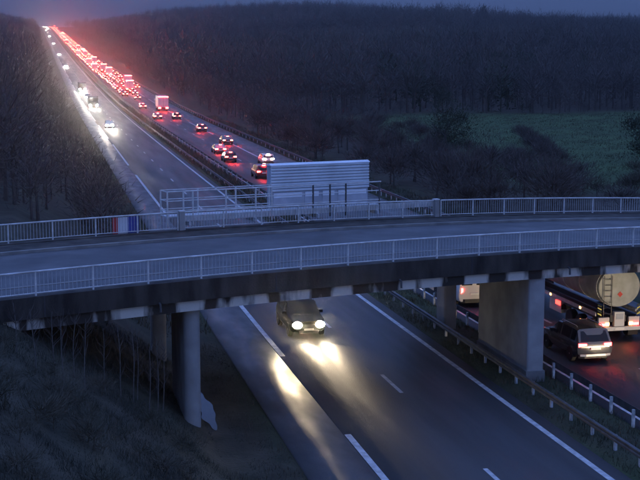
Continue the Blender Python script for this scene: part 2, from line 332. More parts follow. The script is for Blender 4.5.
# tricolour cloth on the far railing
bn = link('banner', None, None, None, BO, (0, 0, BROT)); tag(bn, 'red, white and blue striped banner hung outside the far railing', 'banner')
for a, b, c in ((-4.62, -4.36, 'red'), (-4.357, -3.86, 'white'), (-3.857, -3.28, 'blue')):
    z = ZR+camb(a); mb = MB(); k = 8
    mb.ring([[(a+(b-a)*i/k, BW-.12+.02*math.sin(9*(a+(b-a)*i/k))+dv, zz) for dv, zz in ((0, z-.9), (.012, z-.9), (.012, z-.1), (0, z-.1))] for i in range(k+1)])
    link('stripe', mb.mesh('stripe'), M['banner_'+c], bn)
# walkway with message sign, behind the far railing
wk = link('sign_walkway', None, None, None, BO, (0, 0, BROT)); tag(wk, 'galvanised maintenance walkway with handrails beyond the bridge', 'walkway')
v0, v1 = BW+.12, BW+1.12
link('floor', MB().box(-1.7, 10.5, v0+.05, v1, 6.72, 6.78).mesh('floor'), M['galv'], wk)
link('edge_channel', MB().box(-1.1, 13.8, v0, v0+.045, 6.50, 6.80).mesh('edge_channel'), M['rail_paint'], wk)
rm = MB().box(-.02, .02, -.03, 0, -.14, .14).mesh('stiffener')
for k in range(86): link('stiffener', rm, M['galv'], wk, (-1.0+.172*k, v0-.002, 6.65))
for k, z in enumerate((8.02, 7.55, 7.06)):
    link('handrail', MB().tube([(-1.7, v0+.03, z), (10.5, v0+.03, z)], .035 if k == 0 else .026, 8).mesh('handrail', True), M['rail_paint'], wk)
    link('end_rail', MB().tube([(-1.7, v0+.03, z), (-1.7, v1, z)], .026, 8).mesh('end_rail', True), M['rail_paint'], wk)
    link('back_rail', MB().tube([(-1.7, v1, z), (4.4, v1, z)], .026, 8).mesh('back_rail', True), M['rail_paint'], wk)
pm = MB().box(-.035, .035, -.035, .035, 6.3, 8.02).mesh('post')
pmd = MB().box(-.035, .035, -.035, .035, 6.3, 8.02).mesh('post_dark')
for u in (-1.7, -.85, -.35, 1.45, 3.1, 4.0, 6.4, 7.4, 8.35, 10.4): link('post', pm, M['rail_paint'] if u < 4.2 else M['galv_dark'], wk, (u, v0+.03, 0)) if u < 4.2 else link('post', pmd, M['galv_dark'], wk, (u, v0+.03, 0))
for u in (-1.7, 0.3, 2.4, 4.3): link('back_post', pm, M['rail_paint'], wk, (u, v1, 0))
for u in (-.6, 3, 6.6, 10.2): link('bracket', MB().box(u-.06, u+.06, BW-.1, v1, 6.3, 6.5).mesh('bracket'), M['galv'], wk)
sg = link('message_sign', None, None, None, BO, (0, 0, BROT)); tag(sg, 'large motorway message sign seen from its pale ribbed back', 'sign')
sv = BW+1.2
link('cabinet', MB().box(4.5, 10.3, sv+.06, sv+.62, 6.75, 9.0).mesh('cabinet'), M['cabinet'], sg)
for k in range(9):
    z = 7.62+k*.158
    link('rib', MB().ring([[(u, sv+.06, z), (u, sv-.03, z+.03), (u, sv-.03, z+.115), (u, sv+.06, z+.15)] for u in (4.46, 10.34)]).mesh('rib'), M['sheet_rib'], sg)
link('roof_sheet', MB().ring([[(u, sv-.05, 9.03), (u, sv+.2, 9.12), (u, sv+.7, 9.06), (u, sv+.7, 9.002), (u, sv-.05, 9.002)] for u in (4.42, 10.38)]).mesh('roof_sheet'), M['sheet'], sg)
for a, b in ((4.6, 6.3), (6.45, 7.3), (7.5, 8.25), (8.45, 10.2)):
    d = link('door_panel', MB().box(a, b, sv+.03, sv+.057, 6.8, 7.58).mesh('door_panel'), M['cabinet'], sg)
    link('panel_strip', MB().box(a+.02, b-.02, sv+.012, sv+.028, 7.3, 7.55).mesh('panel_strip'), M['sheet'], d)
# ------------------------------------------------------------------ guardrails
def guardrail(t, s0, s1, side, label, near_to, pm_mat, spacing=2.0, offset=0):
    root = link('guardrail', None); tag(root, label, 'guardrail', 'steel guardrails of the motorway')
    s = np.concatenate([[s0], SST[(SST > s0) & (SST < s1)], [s1]])
    prof = [(.0, .44), (.07, .50), (.07, .56), (.02, .6), (.07, .66), (.07, .72), (0, .76), (-.012, .76), (-.012, .44)]
    rings = [[Wp(t+side*a, x, float(elev(x))+z) for a, z in prof] for x in s]
    link('beam', MB().ring(rings).mesh('beam', True), M['galv_dark'], root)
    pm = MB().box(-.05, .05, -.06, .06, -.05, .68).mesh('post'); x = s0+offset; rest = MB()
    while x < s1:
        if x < near_to: link('post', pm, pm_mat, root, Wp(t-side*.09, x, float(elev(x))+.0), (0, 0, PSI))
        else:
            p = Wp(t-side*.09, x); rest.box(p.x-.06, p.x+.06, p.y-.06, p.y+.06, p.z-.1, p.z+.68)
        x += spacing if x < near_to else spacing*2
    if rest.v: tag(link('distant_posts', rest.mesh('distant_posts'), pm_mat, root), kind='stuff')
guardrail(9.25, 20, 760, -1, 'dull steel guardrail along the left edge of the central reservation', 130, M['galv'])
guardrail(11.65, 20, 760, 1, 'steel guardrail with pale posts along the right edge of the central reservation', 130, M['headlit_post'], 2.0, 1.0)
guardrail(24.3, 78, 760, -1, 'steel guardrail outside the far right hard shoulder', 180, M['galv'])
# ------------------------------------------------------------------ vehicles (local: +y forward, z up, origin on the road under the centre)
def car_data(kind):
    Ln, Wd, Ht = {'hatch': (4.15, 1.76, 1.48), 'sedan': (4.6, 1.8, 1.44), 'suv': (4.6, 1.9, 1.70), 'van': (5.2, 1.98, 2.3)}[kind]
    h = Ln/2; w = Wd/2; zb = .26 if kind != 'suv' else .3; belt = {'hatch': .93, 'sedan': .92, 'suv': 1.05, 'van': 1.22}[kind]
    if kind == 'hatch': st = [(-h, .80, belt-.12, 0), (-h+.05, .94, belt+.0, .02), (-h+.35, 1, belt, .97), (-h+.95, 1, belt, 1), (-.15, 1, belt, 1), (.35, 1, belt, .93), (1.05, 1, belt-.01, .03), (h-.45, .97, belt-.1, .0), (h-.08, .86, belt-.2, 0), (h, .74, belt-.32, 0)]
    if kind == 'sedan': st = [(-h, .80, belt-.14, 0), (-h+.06, .94, belt-.02, 0), (-h+.55, .99, belt+.02, .04), (-h+1.2, 1, belt, .94), (-.3, 1, belt, 1), (.3, 1, belt, .94), (1.1, 1, belt-.01, .03), (h-.45, .97, belt-.1, .0), (h-.08, .86, belt-.2, 0), (h, .74, belt-.32, 0)]
    if kind == 'suv': st = [(-h, .82, belt-.25, 0), (-h+.05, .95, belt-.03, .02), (-h+.38, 1, belt, .93), (-h+.95, 1, belt, 1), (-.2, 1, belt, 1), (.35, 1, belt, .95), (1.05, 1, belt-.01, .04), (h-.4, .97, belt-.07, .0), (h-.06, .88, belt-.17, 0), (h, .78, belt-.3, 0)]
    if kind == 'van': st = [(-h, .95, belt, .96), (-h+.06, .99, belt, .99), (-h+1, 1, belt, 1), (0, 1, belt, 1), (1.0, 1, belt, 1), (1.35, 1, belt, .95), (2.0, .99, belt-.05, .06), (h-.3, .96, belt-.12, .0), (h-.06, .88, belt-.25, 0), (h, .78, belt-.4, 0)]
    tw = .78 if kind != 'van' else .9
    R = []
    for y, fw, zbl, c in st:
        W0 = w*fw; zt = zbl+.02+(Ht-zbl-.02)*c; wt = W0*(1-(1-tw)*max(c, .35)); up = zb+(.12 if abs(y) > h-.1 else 0)
        half = [(W0*.86, up), (W0*.97, up+.1), (W0, up+.3), (W0*.985, zbl-.05), (W0*.955, zbl), (wt+(W0*.955-wt)*.12, zt-.07*max(c, .15)), (wt*.9, zt-.015*max(c, .1)), (wt*.45, zt+.01)]
        R.append([(x, y, z) for x, z in half]+[(-x, y, z) for x, z in half[::-1]])
    return Ln, Wd, Ht, belt, st, R
def quad_off(c, shrink, off):
    c = [Vector(p) for p in c]; m = sum(c, Vector())/4; n = (c[1]-c[0]).cross(c[3]-c[0]).normalized()
    if n.dot(m-Vector((0, 0, .6))) < 0: n = -n
    return [m+(p-m)*shrink+n*off for p in c]
def add_quad(mb, c, shrink=.9, off=.012, thick=.01):
    t = quad_off(c, shrink, off); b = quad_off(c, shrink, off-thick); mb.ring([b, t])
CAR = {}
def car_meshes(kind):
    if kind in CAR: return CAR[kind]
    Ln, Wd, Ht, belt, st, R = car_data(kind); D = {}; h = Ln/2; w = Wd/2
    D['body'] = MB().ring(R).mesh('body_'+kind, True)
    n = len(R[0]); cab = [i for i, q in enumerate(st) if q[3] > .5]
    i0, i1 = cab[0], cab[-1]
    def cell(i, k): return [R[i][k], R[i][(k+1) % n], R[i+1][(k+1) % n], R[i+1][k]]
    sw = []
    for i in range(i0, i1):
        if kind == 'van' and i < i1-2: continue
        for k in (4, n-6):
            mb = MB(); add_quad(mb, cell(i, k), .86, .008); sw.append(mb.mesh('side_window_'+kind))
    D['side_window'] = sw
    a = R[i1]; b = R[i1+1]; mb = MB(); add_quad(mb, [a[5], a[n-6], b[n-5], b[4]], .9, .03); D['windscreen'] = mb.mesh('windscreen_'+kind)
    a = R[i0-1] if i0 > 0 else R[0]; b = R[i0]; mb = MB()
    if kind == 'van':
        for s in (-1, 1): mb.box(s*.45-.32, s*.45+.32, -h-.012, -h+.01, 1.35, 1.95)
    else: add_quad(mb, [a[4], a[n-5], b[n-6], b[5]], .84, .03)
    D['rear_window'] = mb.mesh('rear_window_'+kind)
    lz = {'hatch': .8, 'sedan': .76, 'suv': .93, 'van': 1.0}[kind]
    for s, nm in ((-1, 'l'), (1, 'r')):
        mb = MB(); lw = .40 if kind != 'van' else .2; lh = .17 if kind != 'van' else .42; x1 = s*(w*.90); x0 = s*(w*.90-lw)
        mb.ring([[(x0, y, lz-.03), (x1, y+.07, lz-lh/2), (x1, y+.07, lz+lh/2), (x0, y, lz+lh*.42)] for y in (-h-.045, -h+.2)]); D['tail_'+nm] = mb.mesh('tail_light_'+kind+nm)
        mb = MB(); hz = lz-.19; cx = s*w*.64; P = []
        for yy, sc in ((h-.2, 1), (h+.07, 1), (h+.10, .85), (h+.115, .5)):
            P.append([(cx+.25*sc*math.cos(q), yy-.05*abs(cx+.21*math.cos(q)-s*.35)/.4, hz+.18*sc*math.sin(q)) for q in [2*math.pi*k/14 for k in range(14)]])
        mb.ring(P); D['head_'+nm] = mb.mesh('headlight_'+kind+nm)
    D['grille'] = MB().box(-w*.34, w*.34, h-.1, h+.03, lz-.36, lz-.16).mesh('grille_'+kind)
    D['intake'] = MB().box(-w*.55, w*.55, h-.1, h+.035, .3, .43).mesh('lower_intake_'+kind)
    D['front_plate'] = MB().box(-.26, .26, h+.032, h+.05, lz-.48, lz-.37).mesh('front_plate_'+kind)
    D['bumper'] = MB().ring([[(-w*.86, -h+.1, z0), (-w*.6, -h-.07, z0), (w*.6, -h-.07, z0), (w*.86, -h+.1, z0)] for z0 in (.3, .34, .52)]).mesh('rear_bumper_'+kind)
    D['plate'] = MB().box(-.26, .26, -h-.085, -h-.05, lz-.22, lz-.1).mesh('number_plate_'+kind)
    D['brake'] = MB().box(-.2, .2, -h+.26, -h+.31, Ht-.06, Ht-.02).mesh('high_brake_light_'+kind) if kind != 'van' else MB().box(-.2, .2, -h-.01, -h+.03, Ht-.12, Ht-.07).mesh('high_brake_light_'+kind)
    r = .34 if kind != 'suv' else .38
    for s, nm in ((-1, 'l'), (1, 'r')):
        D['tyre_'+nm] = MB().lathe_x([(-.11, r*.62), (-.12, r*.9), (-.09, r), (.09, r), (.12, r*.9), (.11, r*.62)], (0, 0, 0), 22).mesh('tyre_'+kind, True)
        mb = MB().lathe_x([(s*.06, r*.63), (s*.105, r*.60), (s*.09, r*.5), (s*.11, r*.12)] if s > 0 else [(s*.06, r*.63), (s*.105, r*.60), (s*.09, r*.5), (s*.11, r*.12)], (0, 0, 0), 12); D['rim_'+nm] = mb.mesh('rim_'+kind, True)
        D['mirror_'+nm] = MB().box(min(s*w*.95, s*(w+.16)), max(s*w*.95, s*(w+.16)), .55, .68, belt+.0, belt+.15).mesh('wing_mirror_'+kind)
        D['roof_bar_'+nm] = MB().tube([(s*w*.68, -h+.7, Ht+.0), (s*w*.68, -h+.8, Ht+.05), (s*w*.68, .1, Ht+.05), (s*w*.68, .2, Ht-.01)], .018, 6).mesh('roof_bar_'+kind)
    D['wheel_y'] = (-h+.85, h-.88); D['r'] = r; D['w'] = w; CAR[kind] = D; return D
def obmat(o, m):
    o.material_slots[0].link = 'OBJECT'; o.material_slots[0].material = m
def place(name, t, s, away=True, yaw=0.0):
    root = link(name, None, None, None, Wp(t, s)); slope = float(elev(s+1)-elev(s-1))/2; cur = -float(bend(s+2)-bend(s-2))/4
    root.rotation_euler = (math.atan(slope) if away else -math.atan(slope), 0, PSI+cur+(0 if away else math.pi)+yaw); return root
def make_car(t, s, kind, paint, label, away=True, level=2, lamp=None, group=None, yaw=0.0, cat='car', brake=True):
    """s is where the end facing the camera stands"""
    D = car_meshes(kind); L = car_data(kind)[0]; root = place({'hatch': 'hatchback_car', 'sedan': 'saloon_car', 'suv': 'sport_utility_car', 'van': 'panel_van'}[kind], t, s+L/2, away, yaw)
    tag(root, label, cat, group)
    body = link('body', D['body'], PAINTS[0], root); obmat(body, PAINTS[paint])
    if away:
        link('rear_window', D['rear_window'], M['glass'], root)
        for k in 'lr': o = link('tail_light', D['tail_'+k], M['red_lamp'], root); obmat(o, lamp or M['red_lamp'])
        if brake: o = link('high_brake_light', D['brake'], M['red_lamp'], root); obmat(o, lamp or M['red_lamp'])
    else:
        link('windscreen', D['windscreen'], M['glass'], root)
        for k in 'lr': o = link('headlight', D['head_'+k], M['head_lamp'], root); obmat(o, lamp or M['head_lamp'])
    if level >= 1:
        if away: link('rear_bumper', D['bumper'], M['trim'], root); link('number_plate', D['plate'], M['plate'], root)
        for y in D['wheel_y']:
            for sx, k in ((-1, 'l'), (1, 'r')):
                wh = link('wheel', D['tyre_'+k], M['tyre'], root, (sx*(D['w']-.1), y, D['r'])); link('rim', D['rim_'+k], M['rim'], wh)
        for m in D['side_window']: link('side_window', m, M['glass'], root)
    if level >= 2 and not away:
        link('grille', D['grille'], M['trim'], root); link('lower_intake', D['intake'], M['trim'], root); link('number_plate', D['front_plate'], M['plate'], root)
    if level >= 2:
        if away: link('windscreen', D['windscreen'], M['glass'], root)
        for k in 'lr': link('wing_mirror', D['mirror_'+k], M['trim'], root)
        if kind == 'suv':
            for k in 'lr': link('roof_bar', D['roof_bar_'+k], M['silver'], root)
    return root
def beams(root, kind, power, x=.6, spread=70, pitch=-4, z=None):
    D = car_meshes(kind); L = car_data(kind)[0]
    for sx in (-1, 1):
        ld = bpy.data.lights.new('headlight_beam', 'SPOT'); ld.energy = power; ld.spot_size = math.radians(spread); ld.spot_blend = .8; ld.color = (1, .77, .47); ld.shadow_soft_size = .08
        o = bpy.data.objects.new('headlight_beam', ld); COL.objects.link(o); o.parent = root; o.location = (sx*x, L/2+.14, z or .68); o.rotation_euler = (math.radians(90+pitch), 0, 0)
# -- the near oncoming car under the bridge
c = make_car(2.25, 65.4, 'suv', 0, 'black car with both headlights lit, coming out from under the bridge', False, 2, M['head_near']); 
for ch in c.children:
    if ch.name.startswith('body'): obmat(ch, M['matt_black'])
    if ch.name.startswith('windscreen'): obmat(ch, M['dirty_glass'])
beams(c, 'suv', 230, spread=66, pitch=-4)
# -- dark SUV braking beside the tanker
suv = make_car(14.55, 57.0, 'suv', 1, 'grey sport utility car braking beside the guardrail, right of the pier', True, 2, M['red_lamp_near'], brake=False)
link('bumper_trim', MB().ring([[(-.78, -2.32, z), (-.5, -2.40, z), (.5, -2.40, z), (.78, -2.32, z)] for z in (.40, .50)]).mesh('bumper_trim'), M['silver'], suv)
link('plate_light', MB().box(-.22, .22, -2.395, -2.375, .86, .875).mesh('plate_light'), M['plate_lamp'], suv); beams(suv, 'suv', 140, spread=46)
# -- white van further ahead, between the piers
van = make_car(13.55, 71.5, 'van', 3, 'white van waiting ahead of the grey SUV, seen between the piers', True, 2, M['red_lamp_near'], cat='van'); beams(van, 'van', 90, spread=100)
# -- car just out of frame behind the tanker, whose lamps light its tail
fol = make_car(18.0, 49.6-4.2, 'sedan', 0, 'dark saloon car queueing behind the tank lorry', True, 2, M['red_lamp_near']); beams(fol, 'sedan', 480, spread=100, pitch=-3)
# -- tank lorry
def tanker(t, s):
    r = place('tank_lorry', t, s); tag(r, 'silver tank lorry with lit tail, in the right lane by the bridge', 'lorry')
    prof = [(-.02, .25), (.0, .7), (.08, .96), (.24, 1.0), (3.5, 1.0), (7.4, 1.0), (10.6, 1.0), (10.8, .9), (10.86, .5)]; n = 36; rings = []
    for y, q in prof: rings.append([(1.2*q*math.cos(2*math.pi*k/n), y, 2.8+1.06*q*math.sin(2*math.pi*k/n)) for k in range(n)])
    tk = link('tank', MB().ring(rings).mesh('tank', True), M['tank'], r)
    for y in (.26, 2.4, 4.6, 6.8, 9.0): link('tank_band', MB().ring([[(1.215*math.cos(2*math.pi*k/n), y+d, 2.8+1.075*math.sin(2*math.pi*k/n)) for k in range(n)] for d in (0, .09)]).mesh('tank_band', True), M['galv'], tk)
    link('chassis', MB().box(-.45, -.3, .1, 13, .95, 1.3).box(.3, .45, .1, 13, .95, 1.3).mesh('chassis'), M['dark_steel'], r)
    for sx in (-1, 1): link('side_guard', MB().box(min(sx*1.2, sx*1.25), max(sx*1.2, sx*1.25), .2, 9.6, 1.28, 1.48).mesh('side_guard'), M['galv'], r)
    link('rear_bumper', MB().box(-1.22, 1.22, -.1, .06, .52, .72).mesh('rear_bumper'), M['truck_white'], r)
    for sx in (-1, 1):
        b = link('lamp_housing', MB().box(sx*.85-.3, sx*.85+.3, -.02, .12, .74, 1.22).mesh('lamp_housing'), M['truck_white'], r)
        link('tail_light', MB().box(sx*.95-.15, sx*.95+.15, -.05, -.022, .78, .9).mesh('tail_light'), M['red_lamp_near'], b)
        link('marker_light', MB().box(sx*.66-.1, sx*.66+.1, -.05, -.022, .80, .94).mesh('marker_light'), M['amber'], b)
        link('mudguard', MB().ring([[(sx*.62, yy, zz), (sx*1.24, yy, zz), (sx*1.24, yy, zz-.03), (sx*.62, yy, zz-.03)] for yy, zz in ((.3, .72), (.36, 1.08), (.6, 1.2), (4.3, 1.2), (4.55, 1.05), (4.6, .8))]).mesh('mudguard'), M['dark_steel'], r)
        for k in range(4):
            z = 1.36+k*.15
            link('chevron', MB().add([(sx*1.0, -.012, z-.05), (sx*1.22, -.012, z+.06), (sx*1.22, -.012, z+.14), (sx*1.0, -.012, z+.03), (sx*1.0, .008, z-.05), (sx*1.22, .008, z+.06), (sx*1.22, .008, z+.14), (sx*1.0, .008, z+.03)], [(0, 1, 2, 3), (7, 6, 5, 4), (0, 4, 5, 1), (1, 5, 6, 2), (2, 6, 7, 3), (3, 7, 4, 0)]).mesh('chevron'), M['chevron_y'] if k % 2 == 0 else M['leaf'], r)
    link('valve_box', MB().box(-.28, .28, -.06, .2, .74, 1.5).mesh('valve_box'), M['truck_white'], r); link('valve_hatch', MB().box(-.2, .2, -.09, -.063, 1.12, 1.4).mesh('valve_hatch'), M['cabinet'], r)
    for sx in (-1, 1): link('ladder_rail', MB().tube([(sx*.22-.72, -.1, 1.3), (sx*.22-.72, -.12, 3.45)], .02, 6).mesh('ladder_rail'), M['galv_dark'], r)
    for k in range(7): link('ladder_rung', MB().tube([(-.94, -.11, 1.45+k*.3), (-.5, -.11, 1.45+k*.3)], .014, 6).mesh('ladder_rung'), M['galv_dark'], r)
    link('hazard_diamond', MB().add([(0, -.045, 2.28), (.15, -.045, 2.43), (0, -.045, 2.58), (-.15, -.045, 2.43), (0, -.02, 2.28), (.15, -.02, 2.43), (0, -.02, 2.58), (-.15, -.02, 2.43)], [(0, 1, 2, 3), (7, 6, 5, 4), (0, 4, 5, 1), (1, 5, 6, 2), (2, 6, 7, 3), (3, 7, 4, 0)]).mesh('hazard_diamond'), M['chevron_r'], r)
    tm = MB().lathe_x([(-.18, .3), (-.19, .46), (-.15, .5), (.15, .5), (.19, .46), (.18, .3)], (0, 0, 0), 24).mesh('truck_tyre', True)
    for y in (.95, 2.25, 3.55, 9.9, 13.2):
        for sx in (-1, 1):
            wh = link('wheel', tm, M['tyre'], r, (sx*1.04, y, .5)); link('rim', MB().lathe_x([(0, .31), (sx*.12, .3), (sx*.05, .2), (sx*.16, .1)], (0, 0, 0), 14).mesh('truck_rim', True), M['rim'], wh)
    for y in (2.0, 6.0): link('side_marker', MB().box(-1.275, -1.252, y, y+.16, 1.33, 1.43).mesh('side_marker'), M['amber'], r)
    for y in (4.75, 5.1): link('side_lamp', MB().box(-1.265, -1.222, y, y+.26, .98, 1.2).mesh('side_lamp'), M['red_dim'], r)
    link('equipment_box', MB().box(-1.2, -.75, 4.7, 6.3, .55, 1.24).mesh('equipment_box'), M['cabinet'], r)
    for sx in (-1, 1): link('mud_flap', MB().box(sx*.92-.28, sx*.92+.28, .2, .22, .2, .7).mesh('mud_flap'), M['tyre'], r)
    link('number_plate', MB().box(-.26, .26, -.125, -.102, .56, .68).mesh('number_plate'), M['plate'], r)
    link('hose_tube', MB().tube([(1.12, .3, 1.5), (1.12, 8.5, 1.5)], .09, 10).mesh('hose_tube', True), M['galv'], r)
    link('cab', MB().ring([[(-1.22, y, .7), (1.22, y, .7), (1.22, y, zt-.2), (1.05, y, zt), (-1.05, y, zt), (-1.22, y, zt-.2)] for y, zt in ((11.4, 3.4), (12.6, 3.5), (13.4, 3.3), (13.7, 2.4))]).mesh('cab', True), PAINTS[4], r)
tanker(18.0, 61.6)
# -- middle-distance traffic in the lanes going away
mid = [(15.0, 151.5, 'suv', 5, 'red-lit car just left of the message sign', .9), (18.9, 170.5, 'hatch', 3, 'white car with glaring lights just above the left end of the message sign', 2.2),
       (14.4, 175, 'hatch', 1, 'dark grey car, lower of the close pair in the left lane', 1), (15.0, 189.5, 'sedan', 6, 'grey car, upper of the close pair in the left lane', 1.5), (18.7, 207.5, 'sedan', 0, 'black car in the right lane beside the close pair', 1),
       (18.6, 240, 'hatch', 4, 'dark blue car in the right lane, third from the sign', 1), (18.2, 281.5, 'hatch', 1, 'dark grey car alone in the right lane behind the lorry', 1), (14.0, 282.5, 'sedan', 0, 'black car with bright brake lights in the left lane behind the queue', 1.6),
       (14.2, 326, 'hatch', 2, 'silver car left of the box lorry tail', 1), (16.3, 372, 'hatch', 6, 'grey car between the lanes above the lone silver car', 1)]
bright = {}
for t, s, kd, pn, lb, br in mid:
    if br not in bright: bright[br] = mat('lit_tail_lamp_%d' % int(br*100), (.3, .01, .01), .3, emit=((1, .035, .025) if br < 2 else (1, .4, .3), 70*br))
    make_car(t, s, kd, pn, lb, True, 1, bright[br], 'cars driving away beyond the bridge')
def lorry(t, s, label, lamp, group=None, away=True, level=1, h=3.7, box=None):
    r = place('box_lorry', t, s, away); tag(r, label, 'lorry', group); L = 9.0
    link('box_body', MB().box(-1.25, 1.25, 0, 7.2, 1.05, h).mesh('box_body'), box or M['truck_white'], r)
    link('chassis', MB().box(-.5, .5, .2, 8.8, .6, 1.02).mesh('chassis'), M['dark_steel'], r)
    link('cab', MB().ring([[(-1.2, y, .5), (1.2, y, .5), (1.2, y, zt-.2), (1.0, y, zt), (-1.0, y, zt), (-1.2, y, zt-.2)] for y, zt in ((7.35, 2.9), (8.5, 3.0), (9.0, 2.7), (9.2, 1.7))]).mesh('cab', True), box or PAINTS[3], r)
    tm = MB().lathe_x([(-.16, .3), (-.17, .46), (-.13, .5), (.13, .5), (.17, .46), (.16, .3)], (0, 0, 0), 16).mesh('truck_tyre', True)
    for y in (1.6, 7.9):
        for sx in (-1, 1): link('wheel', tm, M['tyre'], r, (sx*1.02, y, .5))
    if away:
        link('door_seam', MB().box(-.02, .02, -.02, -.002, 1.1, h-.1).mesh('door_seam'), M['dark_steel'], r)
        for sx in (-1, 1):
            link('tail_light', MB().box(sx*.9-.28, sx*.9+.28, -.08, .1, .72, .98).mesh('tail_light'), lamp, r); link('top_marker_light', MB().box(sx*1.0-.22, sx*1.0+.22, -.06, -.002, h-.17, h-.03).mesh('top_marker_light'), lamp, r)
        link('high_light_bar', MB().box(-.7, .7, -.06, -.002, h-.13, h-.05).mesh('high_light_bar'), lamp, r)
    else:
        for sx in (-1, 1):
            link('headlight', MB().ring([[(sx*.85+.26*q*math.cos(a), yy, .85+.17*q*math.sin(a)) for a in [2*math.pi*k/12 for k in range(12)]] for yy, q in ((9.1, 1), (9.24, .95), (9.27, .6))]).mesh('headlight'), lamp, r)
        link('windscreen', MB().add([(-1.05, 9.03, 2.55), (1.05, 9.03, 2.55), (1.1, 9.2, 1.72), (-1.1, 9.2, 1.72), (-1.05, 9.0, 2.55), (1.05, 9.0, 2.55), (1.1, 9.17, 1.72), (-1.1, 9.17, 1.72)], [(3, 2, 1, 0), (4, 5, 6, 7), (0, 1, 5, 4), (1, 2, 6, 5), (2, 3, 7, 6), (3, 0, 4, 7)]).mesh('windscreen'), M['glass'], r)
    return r
lorry(18.3, 315, 'box lorry with a red-lit rear frame, tallest near vehicle in the right lane', bright[1])
lorry(20.0, 468, 'pale box lorry at the right-hand end of the dense queue', bright[.9])
# -- the dense queue
q = 0
for lane, t in ((0, 14.1), (1, 17.9)):
    s = 392 if lane == 0 else 400
    while s < 2300:
        tt = t+random.uniform(-.35, .35); lb = 'car with lit brake lights in the dense far queue'
        if random.random() < .08: lorry(tt, s, 'lorry with a red-lit rear in the dense far queue', M['red_far'], 'lorries in the dense far queue'); s += 14
        else: make_car(tt, s, random.choice(['hatch', 'sedan', 'suv', 'hatch']), random.randrange(7), lb, True, 1 if s < 430 else 0, M['red_far'] if s < 1100 else M['crest_red'], 'cars in the dense far queue')
        s += (9.5+random.random()*6) if s < 950 else (16+random.random()*14)
# a third file on the hard shoulder lane
s = 440
while s < 1500:
    make_car(21.2+random.uniform(-.3, .3), s, 'hatch', random.randrange(7), 'car with lit brake lights filing along the far hard shoulder', True, 0, M['red_far'], 'cars filing along the far hard shoulder'); s += 20+random.random()*26
# -- oncoming traffic
onc = [(1.9, 254, 'hatch', 2, 'oncoming car with glaring headlights, the nearest beyond the bridge', 1), (2.2, 377, 'hatch', 0, 'oncoming car between the two lorries with glaring lights', 0), 
       (1.5, 655, 'hatch', 0, 'oncoming car alone halfway up the far slope', 0), (1.6, 860, 'sedan', 6, 'oncoming car below the top of the far slope', 0), (1.8, 1160, 'hatch', 1, 'oncoming car near the top of the far slope, lower of two', 0), (1.6, 1480, 'hatch', 3, 'oncoming car near the top of the far slope, upper of two', 0)]
for t, s, kd, pn, lb, lv in onc:
    c = make_car(t, s, kd, pn, lb, False, lv, M['head_lamp'], 'oncoming cars beyond the bridge')
    if s < 700: beams(c, kd, 300, spread=60, pitch=-5)
for t, s, lb in ((1.9, 331, 'oncoming lorry with glaring lights, lower of the two close together'), (2.1, 424, 'oncoming lorry with glaring lights, upper of the two close together')):
    r = lorry(t, s+9.2, lb, M['head_lamp'], 'oncoming lorries beyond the bridge', False, h=3.0, box=M['cab_dark'])
    for sx in (-1, 1): link('added_glare_lamp', MB().box(sx*.8-.2, sx*.8+.2, 9.2, 9.26, .5, .64).mesh('added_glare_lamp'), M['head_lamp'], r)  # added lamps below the headlights, only to swell their glare
    beams(r, 'van', 300, .85, 60, -5, .85)
for t, s in ((1.6, 2330), (5.6, 2300), (1.9, 1900), (5.6, 2050)):
    make_car(t, s, 'hatch', 0, 'oncoming car with headlights on the far crest', False, 0, M['crest_lamp'], 'oncoming cars on the far crest')
# ------------------------------------------------------------------ vegetation
def tri_cloud(C, D, ln, wd):
    """thin triangles: base at C, pointing along D"""
    n = len(C); D = D/np.linalg.norm(D, axis=1, keepdims=True); r = rng.normal(size=(n, 3)); S = np.cross(D, r); S /= np.linalg.norm(S, axis=1, keepdims=True)+1e-9
    V = np.stack([C-S*wd[:, None]/2, C+S*wd[:, None]/2, C+D*ln[:, None]], 1).reshape(-1, 3); return V
def proto_tree(h, cr, nt, tl, tw, conic=0., low=.60, ext=.36, limbs=6):
    """bare or leafy crown of nt triangles above a tapered trunk, base at 0; returns a triangle soup"""
    u = rng.random(nt)**.6; th = rng.random(nt)*2*math.pi; ph = np.arccos(rng.uniform(-1, 1, nt)); d = np.stack([np.sin(ph)*np.cos(th), np.sin(ph)*np.sin(th), np.cos(ph)], 1)
    lump = 1+.28*np.sin(3*th+2*ph)+.18*np.sin(5*th-3*ph)
    C = d*np.array([cr, cr, h*ext])*(u*lump)[:, None]+np.array([0, 0, h*low]); C[:, :2] *= (1-conic*(np.clip(C[:, 2:3]/h, 0, 1)))
    D = d*np.array([1, 1, .5])+np.array([0, 0, .9])+rng.normal(size=(nt, 3))*.45
    V = [tri_cloud(C, D, tl*(.5+rng.random(nt)), tw*(.6+.8*rng.random(nt)))]
    def stick(p0, p1, r0, r1):
        p0, p1 = np.array(p0, float), np.array(p1, float); d = p1-p0; a = np.cross(d, [.3, .9, .1]); a /= np.linalg.norm(a); b = np.cross(d, a); b /= np.linalg.norm(b); k = 4; T = []
        A = [p0+r0*(a*math.cos(i*math.pi/2)+b*math.sin(i*math.pi/2)) for i in range(k)]; B = [p1+r1*(a*math.cos(i*math.pi/2)+b*math.sin(i*math.pi/2)) for i in range(k)]
        for i in range(k): j = (i+1) % k; T += [A[i], A[j], B[j], A[i], B[j], B[i]]
        V.append(np.array(T))
    stick((0, 0, -.4), (rng.normal()*.2, rng.normal()*.2, h*.55), h*.018+.03, h*.010+.01)
    for k in range(limbs):
        a = k*1.05+rng.random(); z0 = h*(.28+.06*k); stick((0, 0, z0), (cr*.75*math.cos(a), cr*.75*math.sin(a), z0+h*.25), h*.008+.01, .012)
    return np.concatenate(V)
